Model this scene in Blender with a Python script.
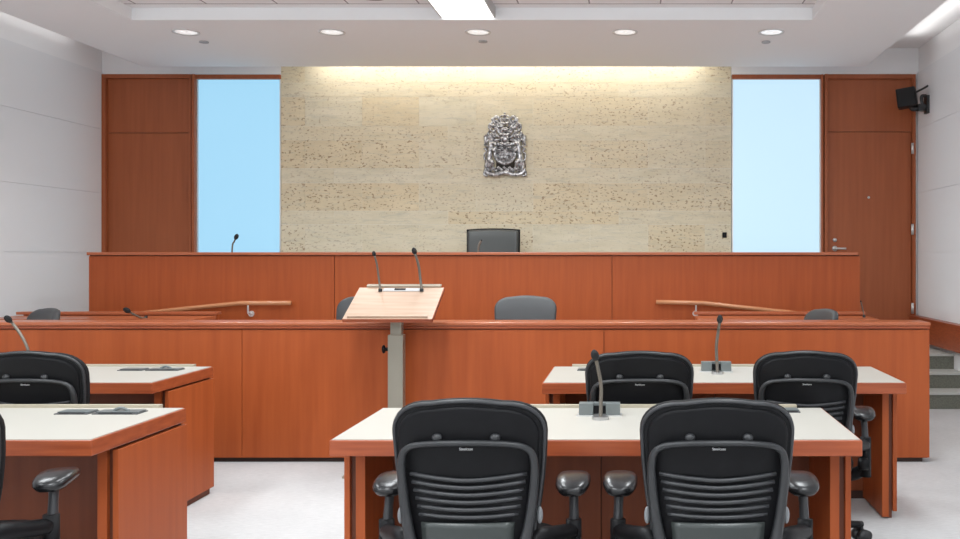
import bpy, bmesh, math, random
from mathutils import Vector, Matrix
C = bpy.context.scene.collection
for o in list(bpy.data.objects): bpy.data.objects.remove(o)
R = math.radians
random.seed(4)
# ---------------------------------------------------------------- camera, world, light, exposure
cam = bpy.data.cameras.new('camera'); co = bpy.data.objects.new('camera', cam); C.objects.link(co)
co.location = (0, 0, 1.42); co.rotation_euler = (R(90), 0, 0)
cam.sensor_width = 36; cam.lens = 905/960*36; cam.shift_x = -152/960; cam.shift_y = -13.5/960
cam.clip_start = .05; cam.clip_end = 60
sc = bpy.context.scene; sc.camera = co
w = bpy.data.worlds.new('world'); sc.world = w; w.use_nodes = True
w.node_tree.nodes['Background'].inputs[0].default_value = (.93, .96, 1, 1)
w.node_tree.nodes['Background'].inputs[1].default_value = 2.0
sc.view_settings.view_transform = 'Standard'; sc.view_settings.look = 'None'
sc.view_settings.exposure = 0.6; sc.view_settings.gamma = 1; sc.view_settings.use_curve_mapping = False

def area(name, loc, sx, sy, power, col=(1, 1, 1), rot=(0, 0, 0)):
    l = bpy.data.lights.new(name, 'AREA'); l.shape = 'RECTANGLE'; l.size = sx; l.size_y = sy; l.energy = power; l.color = col
    o = bpy.data.objects.new(name, l); C.objects.link(o); o.location = loc; o.rotation_euler = rot
    return o
SOF, CEIL, COF = 3.45, 3.74, 3.555
for i, x in enumerate((-3.6, -1.407, .8)):                      # the visible linear fixture, plus lamps added overhead to brighten the room
    for y in (1.0, 4.2, 6.75):
        if y < 6 or i == 1: area('fixture_or_added_light', (x, y, 3.44), .42, 1.8, 31, (.92, .97, 1))
for px_ in (186, 332, 478, 625, 771.5):                        # light of the five downlights
    sl = bpy.data.lights.new('downlight_beam', 'SPOT'); sl.energy = 42; sl.spot_size = R(125); sl.spot_blend = .9; sl.shadow_soft_size = .09; sl.color = (1, .97, .93)
    so = bpy.data.objects.new('downlight_beam', sl); C.objects.link(so); so.location = ((px_-632)*8.2/905, 8.2, 3.41)
area('cove_light', (-1.35, 9.93, 3.66), 4.3, .12, 13, (1, .94, .84))          # washes the stone
area('side_cove_light', (2.95, 6.0, 3.60), .12, 7.0, 3.8, (1, .98, .95), (0, R(180), 0))
area('side_cove_light', (-5.70, 6.0, 3.60), .12, 7.0, 3.8, (1, .98, .95), (0, R(180), 0))

# ---------------------------------------------------------------- materials
def mat(name, col, rough=.5, metal=0, spec=.5, emit=None, es=0, coat=0):
    m = bpy.data.materials.new(name); m.use_nodes = True
    b = m.node_tree.nodes['Principled BSDF']
    b.inputs['Base Color'].default_value = (*col, 1); b.inputs['Roughness'].default_value = rough
    b.inputs['Metallic'].default_value = metal; b.inputs['Specular IOR Level'].default_value = spec
    b.inputs['Coat Weight'].default_value = coat; b.inputs['Coat Roughness'].default_value = .15
    if emit: b.inputs['Emission Color'].default_value = (*emit, 1); b.inputs['Emission Strength'].default_value = es
    return m
def N(m, t, **k):
    n = m.node_tree.nodes.new(t)
    for a, v in k.items(): setattr(n, a, v)
    return n
def noisy(name, c1, c2, scale=(1, 1, 1), nscale=5, detail=6, rough=.5, bump=0, spec=.5, c3=None, coat=0, lo=.3, hi=.7, metal=0):
    """two colours mixed by stretched noise in object space"""
    m = mat(name, c1, rough, metal, spec, coat=coat); L = m.node_tree.links; b = m.node_tree.nodes['Principled BSDF']
    tc = N(m, 'ShaderNodeTexCoord'); mp = N(m, 'ShaderNodeMapping'); mp.inputs['Scale'].default_value = scale
    nz = N(m, 'ShaderNodeTexNoise'); nz.inputs['Scale'].default_value = nscale; nz.inputs['Detail'].default_value = detail
    cr = N(m, 'ShaderNodeValToRGB'); e = cr.color_ramp.elements
    e[0].position = lo; e[0].color = (*c1, 1); e[1].position = hi; e[1].color = (*c2, 1)
    if c3: x = e.new((lo+hi)/2); x.color = (*c3, 1)
    L.new(tc.outputs['Object'], mp.inputs[0]); L.new(mp.outputs[0], nz.inputs[0]); L.new(nz.outputs[0], cr.inputs[0])
    L.new(cr.outputs[0], b.inputs['Base Color'])
    if bump:
        bp = N(m, 'ShaderNodeBump'); bp.inputs['Strength'].default_value = bump; bp.inputs['Distance'].default_value = .004
        L.new(nz.outputs[0], bp.inputs['Height']); L.new(bp.outputs[0], b.inputs['Normal'])
    return m
WOOD = noisy('cherry_veneer', (.305, .062, .016), (.405, .093, .025), (9, 9, .55), 2.6, 8, .42, spec=.25, lo=.2, hi=.8)
WOODW = noisy('wall_cherry_veneer', (.30, .078, .026), (.38, .105, .037), (9, 9, .5), 2.6, 8, .44, spec=.35, lo=.2, hi=.8)
EDGE = noisy('cherry_edge', (.25, .048, .015), (.37, .085, .028), (.8, 3, 14), 4, 6, .35, spec=.45)
CAP = noisy('cherry_cap', (.33, .085, .032), (.43, .125, .05), (.6, 14, 14), 3, 6, .28, spec=.5)
PALEW = noisy('pale_lectern_wood', (.42, .285, .20), (.51, .365, .27), (1, 12, 12), 3, 6, .30, spec=.8, coat=.5)
MODW_SHADED = noisy('modesty_veneer_shaded', (.15, .036, .012), (.21, .055, .019), (9, 9, .55), 2.6, 8, .45, spec=.3, lo=.2, hi=.8)  # veneer darkened in colour to imitate shade under the desks
DARKW = mat('dark_reveal', (.035, .012, .007), .6)
LAM = mat('cream_laminate', (.44, .42, .375), .42, spec=.5)
BEIGE = mat('beige_strip', (.40, .355, .27), .5)
WALL = mat('white_acoustic_panel', (.83, .84, .86), .75)
WALLP = mat('white_paint', (.90, .90, .91), .8)
CEILM = mat('ceiling_paint', (.93, .94, .95), .85)
SEAM = mat('seam_grey', (.42, .42, .43), .9)
DKSEAM = mat('panel_seam', (.12, .035, .015), .7)
BLACKP = mat('black_plastic', (.007, .007, .008), .45, spec=.15)
REVEAL = mat('side_reveal_wood', (.13, .035, .014), .6)
GREYP = mat('grey_plastic', (.022, .023, .025), .38)
FABRIC = noisy('black_upholstery', (.008, .008, .009), (.013, .013, .014), (1, 1, 1), 160, 2, .65, .15, spec=.15)
LEATH = mat('black_leather', (.010, .010, .011), .27)
LEATHJ = mat('judge_leather', (.055, .06, .058), .36)
RIM = mat('charcoal_rim', (.03, .031, .034), .40)
LUMB = mat('lumbar_panel', (.032, .038, .036), .3)
METAL = mat('satin_metal', (.72, .72, .71), .42, .8)
POST = mat('grey_green_metal', (.33, .31, .255), .42, .6)
BOXM = mat('silver_grey_box', (.17, .19, .19), .38, .3)
PORTM = mat('dark_port_frame', (.06, .062, .065), .4)
RAIL_LIT = noisy('handrail_wood_highlit', (.42, .17, .075), (.54, .24, .11), (.6, 14, 14), 3, 6, .25, spec=.6)  # cap wood lightened, the rail's top highlight put into its colour
FABRIC_LIT = mat('black_upholstery_lit', (.055, .058, .061), .5)  # black upholstery lightened to imitate downlight on the chair fronts
DISC = mat('steel_disc', (.5, .5, .5), .3, .9)
FOAM = mat('black_foam', (.012, .012, .013), .9)
NECK = mat('gooseneck_metal', (.17, .15, .125), .4, .6)
CARPETS = noisy('stair_carpet', (.12, .125, .10), (.20, .20, .165), (1, 1, 1), 70, 4, .95)
NOSE = mat('stair_nosing', (.55, .55, .52), .7)
SILV = noisy('cast_silver', (.14, .14, .145), (.78, .78, .79), (1, 1, 1), 34, 4, .34, metal=.6, lo=.35, hi=.65)
TAG = mat('tag_white', (.75, .75, .75), .5)
LIGHTM = mat('fixture_diffuser', (.9, .9, .9), .5, emit=(1, 1, 1), es=1.2)
DOWNL = mat('downlight_lens', (.8, .8, .8), .3, emit=(1, 1, 1), es=.35)
def carpet():
    m = mat('grey_carpet', (.5, .5, .5), .95, spec=.1); L = m.node_tree.links; b = m.node_tree.nodes['Principled BSDF']
    tc = N(m, 'ShaderNodeTexCoord')
    mp = N(m, 'ShaderNodeMapping'); mp.inputs['Scale'].default_value = (14, 60, 1)
    a = N(m, 'ShaderNodeTexNoise'); a.inputs['Scale'].default_value = 1.4; a.inputs['Detail'].default_value = 8; a.inputs['Roughness'].default_value = .75
    c = N(m, 'ShaderNodeTexNoise'); c.inputs['Scale'].default_value = 2.2; c.inputs['Detail'].default_value = 3
    mx = N(m, 'ShaderNodeMath', operation='MULTIPLY_ADD'); mx.inputs[1].default_value = .35
    cr = N(m, 'ShaderNodeValToRGB'); e = cr.color_ramp.elements
    e[0].position = .40; e[0].color = (.44, .435, .435, 1); e[1].position = .95; e[1].color = (.63, .625, .62, 1)
    L.new(tc.outputs['Object'], mp.inputs[0]); L.new(mp.outputs[0], a.inputs[0]); L.new(tc.outputs['Object'], c.inputs[0])
    L.new(c.outputs[0], mx.inputs[0]); L.new(a.outputs[0], mx.inputs[2]); L.new(mx.outputs[0], cr.inputs[0]); L.new(cr.outputs[0], b.inputs['Base Color'])
    return m
FLOOR = carpet()
def frost(name, col, es):
    m = mat(name, (.06, .09, .11), .3, emit=col, es=es); L = m.node_tree.links; b = m.node_tree.nodes['Principled BSDF']
    return m
GLASSL = frost('frosted_glass_blue', (.35, .66, .88), .66)
GLASSR = frost('frosted_glass_pale', (.57, .79, .95), .66)
def stone():
    m = mat('travertine', (.6, .5, .36), .7, spec=.3); L = m.node_tree.links; b = m.node_tree.nodes['Principled BSDF']
    at = N(m, 'ShaderNodeAttribute', attribute_name='block'); tc = N(m, 'ShaderNodeTexCoord')
    sep = N(m, 'ShaderNodeSeparateColor'); L.new(at.outputs['Color'], sep.inputs[0])
    # block offset so veins differ from block to block
    off = N(m, 'ShaderNodeVectorMath', operation='MULTIPLY_ADD'); off.inputs[1].default_value = (0, 9, 0)
    L.new(at.outputs['Color'], off.inputs[0]); L.new(tc.outputs['Object'], off.inputs[2])
    def noise(scale, s, d, r=.6, dist=0):
        mp = N(m, 'ShaderNodeMapping'); mp.inputs['Scale'].default_value = scale; L.new(off.outputs[0], mp.inputs[0])
        n = N(m, 'ShaderNodeTexNoise'); n.inputs['Scale'].default_value = s; n.inputs['Detail'].default_value = d; n.inputs['Roughness'].default_value = r
        n.inputs['Distortion'].default_value = dist; L.new(mp.outputs[0], n.inputs[0]); return n.outputs[0]
    def ramp(v, a, ca, bb, cb):
        cr = N(m, 'ShaderNodeValToRGB'); e = cr.color_ramp.elements; e[0].position = a; e[0].color = (*ca, 1); e[1].position = bb; e[1].color = (*cb, 1)
        L.new(v, cr.inputs[0]); return cr.outputs[0]
    def mix(f, a, bb):
        x = N(m, 'ShaderNodeMix', data_type='RGBA'); L.new(f, x.inputs[0])
        for i, v in ((6, a), (7, bb)):
            if isinstance(v, tuple): x.inputs[i].default_value = (*v, 1)
            else: L.new(v, x.inputs[i])
        return x.outputs[2]
    def mul(a, k):
        x = N(m, 'ShaderNodeMath', operation='MULTIPLY'); L.new(a, x.inputs[0])
        if isinstance(k, float): x.inputs[1].default_value = k
        else: L.new(k, x.inputs[1])
        x.use_clamp = True
        return x.outputs[0]
    pale = ramp(noise((1, 1, 5), 2.5, 8), .3, (.68, .62, .46), .7, (.78, .72, .57))
    tan = ramp(noise((1, 1, 3), 3, 8), .3, (.68, .565, .37), .7, (.77, .66, .46))
    base = mix(sep.outputs[0], pale, tan)
    vein = ramp(noise((1.6, 1, 11), 2.6, 9, .72, 1.2), .50, (0, 0, 0), .68, (1, 1, 1))
    base = mix(mul(vein, .50), base, (.46, .45, .38))
    pit = ramp(noise((1, 1, 1.7), 32, 3, .5), .585, (0, 0, 0), .64, (1, 1, 1))
    patch = ramp(noise((1, 1, 2), 3.5, 3), .42, (0, 0, 0), .56, (1, 1, 1))
    pf = N(m, 'ShaderNodeMath', operation='ADD'); L.new(mul(sep.outputs[1], 1.0), pf.inputs[0]); L.new(mul(patch, .35), pf.inputs[1]); pf.use_clamp = True
    base = mix(mul(mul(pit, pf.outputs[0]), .75), base, (.30, .19, .10))
    L.new(base, b.inputs['Base Color'])
    bp = N(m, 'ShaderNodeBump'); bp.inputs['Strength'].default_value = .35; bp.inputs['Distance'].default_value = .004; bp.invert = True
    L.new(pit, bp.inputs['Height']); L.new(bp.outputs[0], b.inputs['Normal'])
    return m
STONE = stone()

# ---------------------------------------------------------------- mesh helpers
def box(bm, x0, x1, y0, y1, z0, z1, M=None):
    vs = [bm.verts.new((x, y, z)) for x in (x0, x1) for y in (y0, y1) for z in (z0, z1)]
    fs = [bm.faces.new([vs[i] for i in f]) for f in ((0, 1, 3, 2), (4, 6, 7, 5), (0, 4, 5, 1), (2, 3, 7, 6), (0, 2, 6, 4), (1, 5, 7, 3))]
    if M: bmesh.ops.transform(bm, matrix=M, verts=vs)
    return fs
def catmull(pts, n=6):
    P = [Vector(p) for p in pts]
    if len(P) < 3: return P
    P = [2*P[0]-P[1]] + P + [2*P[-1]-P[-2]]; out = []
    for i in range(1, len(P)-2):
        for k in range(n):
            t = k/n
            out.append(.5*((2*P[i]) + (P[i+1]-P[i-1])*t + (2*P[i-1]-5*P[i]+4*P[i+1]-P[i+2])*t*t + (3*P[i]-P[i-1]-3*P[i+1]+P[i+2])*t**3))
    out.append(P[-2]); return out
def tube(bm, pts, r, seg=10, smooth=True, n=6, flat=1.0, closed=False):
    """sweep; r a number or list per control point; flat squashes the section"""
    q = catmull(pts, n) if smooth and len(pts) > 2 else [Vector(p) for p in pts]
    if isinstance(r, (int, float)): rr = [r]*len(q)
    else:
        rr = []
        for i in range(len(q)):
            t = i/(len(q)-1)*(len(r)-1); a = min(int(t), len(r)-2); rr.append(r[a]+(r[a+1]-r[a])*(t-a))
    T = (q[1]-q[0]).normalized(); up = Vector((0, 1, 0)) if abs(T.y) < .9 else Vector((1, 0, 0))
    U = T.cross(up).normalized(); rings = []
    for i, p in enumerate(q):
        T = (q[min(i+1, len(q)-1)]-q[max(i-1, 0)]).normalized()
        U = (U - T*U.dot(T)).normalized(); V = T.cross(U)
        rings.append([bm.verts.new(p + U*rr[i]*math.cos(a) + V*rr[i]*flat*math.sin(a)) for a in [2*math.pi*k/seg for k in range(seg)]])
    for i in range(len(rings)-1):
        for k in range(seg):
            bm.faces.new([rings[i][k], rings[i][(k+1) % seg], rings[i+1][(k+1) % seg], rings[i+1][k]])
    bm.faces.new(rings[0][::-1]); bm.faces.new(rings[-1])
def cyl(bm, p0, p1, r, seg=20): tube(bm, [p0, p1], r, seg, False)
def ball(bm, p, r, s=(1, 1, 1), seg=14):
    M = Matrix.Translation(p) @ Matrix.Diagonal((*s, 1))
    bmesh.ops.create_uvsphere(bm, u_segments=seg, v_segments=seg//2+2, radius=r, matrix=M)
def prism(bm, outline, y0, y1):
    """outline in x,z extruded along y"""
    a = [bm.verts.new((x, y0, z)) for x, z in outline]; b = [bm.verts.new((x, y1, z)) for x, z in outline]
    n = len(a); bm.faces.new(a); bm.faces.new(b[::-1])
    for i in range(n): bm.faces.new([a[i], b[i], b[(i+1) % n], a[(i+1) % n]])
def obj(name, bm, m, parent=None, smooth=False, bev=0, sub=0, loc=None):
    bmesh.ops.recalc_face_normals(bm, faces=bm.faces)
    me = bpy.data.meshes.new(name); bm.to_mesh(me); bm.free(); me.materials.append(m)
    o = bpy.data.objects.new(name, me); C.objects.link(o)
    if parent: o.parent = parent
    if loc: o.location = loc
    if smooth:
        for p in me.polygons: p.use_smooth = True
    if bev:
        b = o.modifiers.new('bevel', 'BEVEL'); b.width = bev; b.segments = 2; b.limit_method = 'ANGLE'
    if sub:
        s = o.modifiers.new('sub', 'SUBSURF'); s.levels = sub; s.render_levels = sub
    return o
def bx(name, m, x0, x1, y0, y1, z0, z1, parent=None, bev=0, M=None):
    bm = bmesh.new(); box(bm, x0, x1, y0, y1, z0, z1, M); return obj(name, bm, m, parent, bev=bev)
def tag(o, label, cat, group=None):
    o['label'] = label; o['category'] = cat
    if group: o['group'] = group
    return o
def empty(name, loc, label, cat, group=None, rz=0):
    o = bpy.data.objects.new(name, None); C.objects.link(o); o.location = loc; o.rotation_euler = (0, 0, rz); o.empty_display_size = .1
    return tag(o, label, cat, group)
def struct(o): o['kind'] = 'structure'; return o
def sbx(name, m, *a, parent=None, bev=0):
    o = bx(name, m, *a, parent=parent, bev=bev)
    if not parent: struct(o)
    return o
def copy_tree(o, loc=None, rz=None, label=None, group=None):
    r = o.copy(); C.objects.link(r)
    for ch in list(o.children):
        c = ch.copy(); C.objects.link(c); c.parent = r
        for g in list(ch.children):
            d = g.copy(); C.objects.link(d); d.parent = c
    if loc: r.location = loc
    if rz is not None: r.rotation_euler.z = rz
    if label: r['label'] = label
    if group: r['group'] = group
    return r

# ---------------------------------------------------------------- room shell
ZW = 10.1
XL, XR = -5.915, 3.20
YN = -1.3
sbx('floor', FLOOR, XL-.1, XR+.1, YN, ZW+.1, -.1, 0)
bm = bmesh.new()                                                     # ceiling: upper slab, dropped soffit ring, coffer tiles
box(bm, XL-.1, XR+.1, YN, ZW+.1, CEIL, CEIL+.1)
SX0, SX1, SY = -5.24, 2.50, 9.70
CX0, CX1, CY = -4.30, 1.55, 7.78
box(bm, SX0, CX0, YN, SY, SOF, CEIL); box(bm, CX1, SX1, YN, SY, SOF, CEIL); box(bm, CX0, CX1, CY, SY, SOF, CEIL)
box(bm, CX0, CX1, YN, CY, COF, CEIL)
ceil = struct(obj('ceiling', bm, CEILM))
bm = bmesh.new()
for x in (-4.2, -3.6, -3.0, -2.4, -1.8, -.96, -.36, .24, .84, 1.44): box(bm, x-.006, x+.006, YN, CY-.12, COF-.0015, COF+.002)
for k in range(8): box(bm, CX0, CX1, 7.66-k*1.2-.006, 7.66-k*1.2+.006, COF-.0015, COF+.002)
obj('tile_joint', bm, SEAM, ceil)
# side walls with rows of acoustic panels
def side_wall(name, x, s):
    wl = sbx(name, WALLP, min(x, x+s*.1), max(x, x+s*.1), YN, ZW+.1, 0, CEIL)
    bm = bmesh.new(); zs = [0.02, .76, 1.46, 2.12, 2.83, 3.46]
    for i in range(5):
        y = ZW-.012
        while y > YN:
            y2 = max(YN, y-2.44)
            box(bm, min(x, x-s*.02), max(x, x-s*.02), y2+.001, y-.001, zs[i]+.0012, zs[i+1]-.0012); y = y2
    obj('acoustic_panel', bm, WALL, wl)
sbx('wall_rear_light_block', WALLP, XL, XR, YN-.1, YN, 0, 2.4)  # unseen wall, height set to block low light under the desks
side_wall('wall_left', XL, -1); side_wall('wall_right', XR, 1)
# back wall
def X(px, z=ZW): return (px-632)*z/905
def Z(py, z=ZW): return 1.42-(py-256)*z/905
wb = sbx('wall_back', WALLP, XL, XR, ZW+.06, ZW+.2, 0, CEIL)
sbx('wall_back', WALLP, XL, X(281), ZW, ZW+.06, 3.44, CEIL); sbx('wall_back', WALLP, X(731), XR, ZW, ZW+.06, 3.44, CEIL)
sbx('wall_back', WALLP, X(914), XR, ZW, ZW+.06, 0, 3.44)
# stone blocks
bm = bmesh.new(); cl = bm.loops.layers.float_color.new('block')
rows = [(224.6, 252, 1), (211, 224.6, 0), (183, 211, 1), (168.5, 183, 0), (140, 168.5, 1), (126, 140, 0), (97, 126, 1), (83, 97, 0), (54, 83, 1), (40, 54, 0)]
rr = [(252, 266, 0), (266, 294, 1), (294, 308, 0), (308, 336, 1), (336, 350, 0)]
tanmap = {  # (row top px, column start px): (tan, pits)
 (97, 281): (.8, .8), (97, 305): (.1, .35), (97, 362): (.8, .2), (97, 419): (.0, 0), (97, 476): (.3, .1), (97, 533): (.45, .6), (97, 590): (.55, .7), (97, 648): (.4, .4), (97, 705): (.5, .4),
 (140, 281): (1, .9), (140, 305): (.9, .9), (140, 362): (.7, .8), (140, 419): (.3, .4), (140, 476): (.3, .2), (140, 533): (.55, .6), (140, 590): (.6, 1), (140, 648): (.3, .5), (140, 705): (.5, .5),
 (183, 281): (.8, .9), (183, 305): (.9, .8), (183, 362): (1, 1), (183, 419): (.4, .5), (183, 476): (.3, .6), (183, 533): (.85, .9), (183, 590): (.8, 1), (183, 648): (.7, 1), (183, 705): (.6, .9),
 (224.6, 281): (.3, .9), (224.6, 305): (.1, .2), (224.6, 362): (.2, .1), (224.6, 419): (.2, .2), (224.6, 476): (.4, .7), (224.6, 533): (.15, .1), (224.6, 590): (.15, .1), (224.6, 648): (.8, 1), (224.6, 705): (.2, .5),
 (54, 281): (.5, .4), (54, 533): (.3, .6), (54, 705): (.4, .8)}
for (ya, yb, tall) in rows+rr:
    cols = [281] + [round(305+57.1*k) for k in range(8)] if tall else [281] + [round(333.5+57.1*k*2) for k in range(4)]
    if tall: cols = [281, 305, 362, 419, 476, 533, 590, 648, 705]
    else: cols = [281, 334, 448, 505, 619]
    for i, c in enumerate(cols):
        c2 = cols[i+1] if i+1 < len(cols) else 731.5
        t, p = tanmap.get((ya, c), (random.uniform(.05, .35), random.uniform(0, .3)))
        if ya == 211 and 440 < c < 600: t, p = .9, .8
        if ya == 126 and c < 400: t, p = .5, .6
        a = random.random()
        for f in box(bm, X(c)+.0015, X(c2)-.0015, ZW, ZW+.05, Z(yb)+.002, min(Z(ya)-.002, CEIL)):
            for l in f.loops: l[cl] = (t, p, a, 1)
stone_o = struct(obj('wall_back_stone', bm, STONE)); 
struct(bx('wall_back_mortar', mat('mortar', (.80, .76, .66), .9), X(281)+.002, X(731.5)-.002, ZW+.004, ZW+.058, Z(336), CEIL))
# veneered panel left of the left window
P = bpy.data.objects.new('wall_panelling', None); C.objects.link(P); struct(P); P.location = (X(150), ZW, .45)
def wp(name, m, x0, x1, y0, y1, z0, z1, bev=0):
    o = bx(name, m, x0, x1, y0, y1, z0, z1, P, bev); o.matrix_parent_inverse = Matrix.Translation(P.location).inverted(); return o
wp('frame', WOODW, X(104), X(108), ZW-.05, ZW+.05, .45, 3.44, .003); wp('frame', WOODW, X(190.5), X(193), ZW-.05, ZW+.05, .45, 3.44, .003); wp('frame', WOODW, X(194), X(197), ZW-.06, ZW+.05, .45, 3.44, .003)
wp('frame', WOODW, X(108), X(190.5), ZW-.05, ZW+.05, Z(79), 3.44)
wp('panel', WOODW, X(108), X(190.5), ZW, ZW+.05, .45, Z(133)-.004); wp('panel', WOODW, X(108), X(190.5), ZW, ZW+.05, Z(133)+.004, Z(79))
wp('reveal', DKSEAM, X(108), X(194.2), ZW+.01, ZW+.055, .45, 3.43)
# windows
def window(name, x0, x1, g, side):
    W_ = bpy.data.objects.new(name, None); C.objects.link(W_); struct(W_); W_.location = ((x0+x1)/2, ZW, .9)
    def p(n, m, *a, bev=0):
        o = bx(n, m, *a, parent=W_, bev=bev); o.matrix_parent_inverse = Matrix.Translation(W_.location).inverted(); return o
    p('pane', g, x0+.01, x1-.01, ZW+.02, ZW+.04, .9, Z(79.3))
    p('window_frame', WOODW, x0, x1, ZW-.03, ZW+.05, Z(79.3), 3.44)
    p('window_bead', METAL, x0, x0+.012, ZW-.01, ZW+.05, .9, Z(79.3)); p('window_bead', METAL, x1-.012, x1, ZW-.01, ZW+.05, .9, Z(79.3))
    p('window_sill', WOODW, x0, x1, ZW-.03, ZW+.05, .45, .9)
window('window_1', X(197), X(281), GLASSL, 0); window('window_2', X(732), X(820.5), GLASSR, 1)
# door
D = bpy.data.objects.new('door_1', None); C.objects.link(D); struct(D); D.location = (X(870), ZW, .45)
def dp(n, m, *a, bev=0, par=None):
    o = bx(n, m, *a, parent=par or D, bev=bev)
    if not par: o.matrix_parent_inverse = Matrix.Translation(D.location).inverted()
    return o
dp('door_frame', WOODW, X(820.5), X(822.6), ZW-.05, ZW+.05, .45, 3.44, bev=.003); dp('door_frame', WOODW, X(823.6), X(827), ZW-.06, ZW+.05, .45, 3.44, bev=.003)
dp('door_frame', WOODW, X(911.3), X(914.5), ZW-.05, ZW+.05, .45, 3.44, bev=.003); dp('door_frame', WOODW, X(827), X(911.3), ZW-.05, ZW+.05, Z(79.5), 3.44, bev=.003)
leaf = dp('door_leaf', WOODW, X(827)+.006, X(911.3)-.006, ZW-.005, ZW+.04, .455, Z(132)-.004)
dp('transom_panel', WOODW, X(827), X(911.3), ZW-.005, ZW+.04, Z(132)+.004, Z(79.5))
dp('reveal', DKSEAM, X(822), X(912), ZW+.01, ZW+.055, .45, 3.43)
def dpm(n, bm, m, smooth=True):
    o = obj(n, bm, m, D, smooth); o.matrix_parent_inverse = Matrix.Translation(D.location).inverted(); return o
hx, hz = X(834.5), Z(248.5)
bm = bmesh.new(); cyl(bm, (hx, ZW-.005, hz), (hx, ZW-.02, hz), .030); tube(bm, [(hx, ZW-.02, hz), (hx, ZW-.06, hz), (hx+.03, ZW-.065, hz), (hx+.115, ZW-.062, hz-.002)], .011); dpm('door_handle', bm, METAL)
bm = bmesh.new(); cyl(bm, (hx, ZW-.005, Z(240)), (hx, ZW-.022, Z(240)), .022); dpm('lock_cylinder', bm, METAL)
bm = bmesh.new(); cyl(bm, (X(868.5), ZW-.005, Z(197.5)), (X(868.5), ZW-.014, Z(197.5)), .014); dpm('door_viewer', bm, METAL)
for py in (149, 229.5, 308):
    bm = bmesh.new(); cyl(bm, (X(911.3), ZW-.058, Z(py)-.06), (X(911.3), ZW-.058, Z(py)+.06), .010, 12); box(bm, X(911.3)-.016, X(911.3)+.012, ZW-.056, ZW-.05, Z(py)-.06, Z(py)+.06); dpm('hinge', bm, METAL)
# raised floors, stairs, skirting
sbx('floor_platform', FLOOR, XL+.02, 2.12, 8.94, ZW, 0, .45); sbx('floor_clerk_platform', FLOOR, -2.75, .9, 6.60, 7.50, 0, .10)
bm = bmesh.new()
for i, y in enumerate((8.40, 8.67, 8.94)): box(bm, 2.13, XR-.02, y, ZW if i == 2 else ZW, .15*i, .15*(i+1)-.001)
st = struct(obj('stairs', bm, CARPETS))
bm = bmesh.new()
for i, y in enumerate((8.40, 8.67, 8.94)): box(bm, 2.13, XR-.022, y-.02, y+.27 if i < 2 else ZW, .15*(i+1)-.018, .15*(i+1)+.004)
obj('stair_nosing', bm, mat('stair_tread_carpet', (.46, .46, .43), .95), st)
bm = bmesh.new(); box(bm, XR-.10, XR-.02, 6.6, ZW, .50, .735); box(bm, XR-.11, XR-.02, 6.6, ZW, .735, .76)
struct(obj('baseboard_right', bm, EDGE))

# ---------------------------------------------------------------- ceiling fittings
lf = empty('ceiling_light', (-1.407, 6.75, COF), 'long white linear ceiling light above the lectern end of the room', 'ceiling light', None)
def fixture(par):
    bm = bmesh.new(); box(bm, -.235, -.222, -1.02, 1.02, -.09, 0); box(bm, .222, .235, -1.02, 1.02, -.09, 0); box(bm, -.222, .222, -1.02, 1.02, -.07, 0); obj('housing', bm, mat('fixture_housing', (.55, .55, .55), .5), par)
    bx('diffuser', LIGHTM, -.222, .222, -1.02, 1.02, -.088, -.071, par)
fixture(lf)
for x in (-3.6, -1.407, .8):                                         # unseen glowing boxes added around the extra lamps overhead
    for y in (1.0, 4.2, 6.75):
        if y == 6.75: continue
        bm = bmesh.new(); box(bm, x-.235, x+.235, y-1.02, y+1.02, COF-.09, COF); obj('added_light_box', bm, LIGHTM, ceil)
GD = 'round downlights in a row above the bench'
dlp = None
lab = ['farthest left of the five round white downlights, above the left wood panel', 'round white downlight second from left, above the left part of the stone wall', 'middle round white downlight, above the silver coat of arms', 'round white downlight second from right, above the right part of the stone wall', 'farthest right of the five round white downlights, above the right window']
for i, px in enumerate((186, 332, 478, 625, 771.5)):
    loc = (X(px, 8.2), 8.2, SOF)
    if not dlp:
        dlp = empty('downlight', loc, lab[0], 'downlight', GD)
        bm = bmesh.new(); pts = [(.115*math.cos(a), .115*math.sin(a)) for a in [k*math.pi/16 for k in range(32)]]
        n = 32; rings = []
        for r, z in ((.118, 0), (.116, -.008), (.098, -.006), (.092, .0)): rings.append([bm.verts.new((r*math.cos(2*math.pi*k/n), r*math.sin(2*math.pi*k/n), z)) for k in range(n)])
        for a in range(3):
            for k in range(n): bm.faces.new([rings[a][k], rings[a][(k+1) % n], rings[a+1][(k+1) % n], rings[a+1][k]])
        obj('trim_ring', bm, mat('trim_ring_white', (.7, .7, .7), .4), dlp, True)
        bm = bmesh.new(); bmesh.ops.create_circle(bm, cap_ends=True, segments=32, radius=.093, matrix=Matrix.Translation((0, 0, -.002))); ball(bm, (-.03, 0, -.002), .028, (1, 1, .3)); ball(bm, (.04, .01, -.002), .03, (1, 1, .3)); obj('lens', bm, DOWNL, dlp)
    else: copy_tree(dlp, loc, 0, lab[i])
GREYPL = mat('plate_grey', (.42, .42, .43), .5)
for i, (px, py, L_) in enumerate(((204, 41.5, 'small round ceiling sprinkler plate beside the far left downlight'), (483, 41, 'small round ceiling sprinkler plate below the middle downlight'), (766, 41.5, 'small round ceiling sprinkler plate beside the far right downlight'))):
    z = 905*2.03/(256-py); bm = bmesh.new(); cyl(bm, (0, 0, 0), (0, 0, -.012), .042, 24); o = obj('sprinkler_plate', bm, GREYPL if i != 2 else GREYPL, loc=(X(px, z), z, SOF)); tag(o, L_, 'sprinkler', 'ceiling sprinkler plates')
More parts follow.
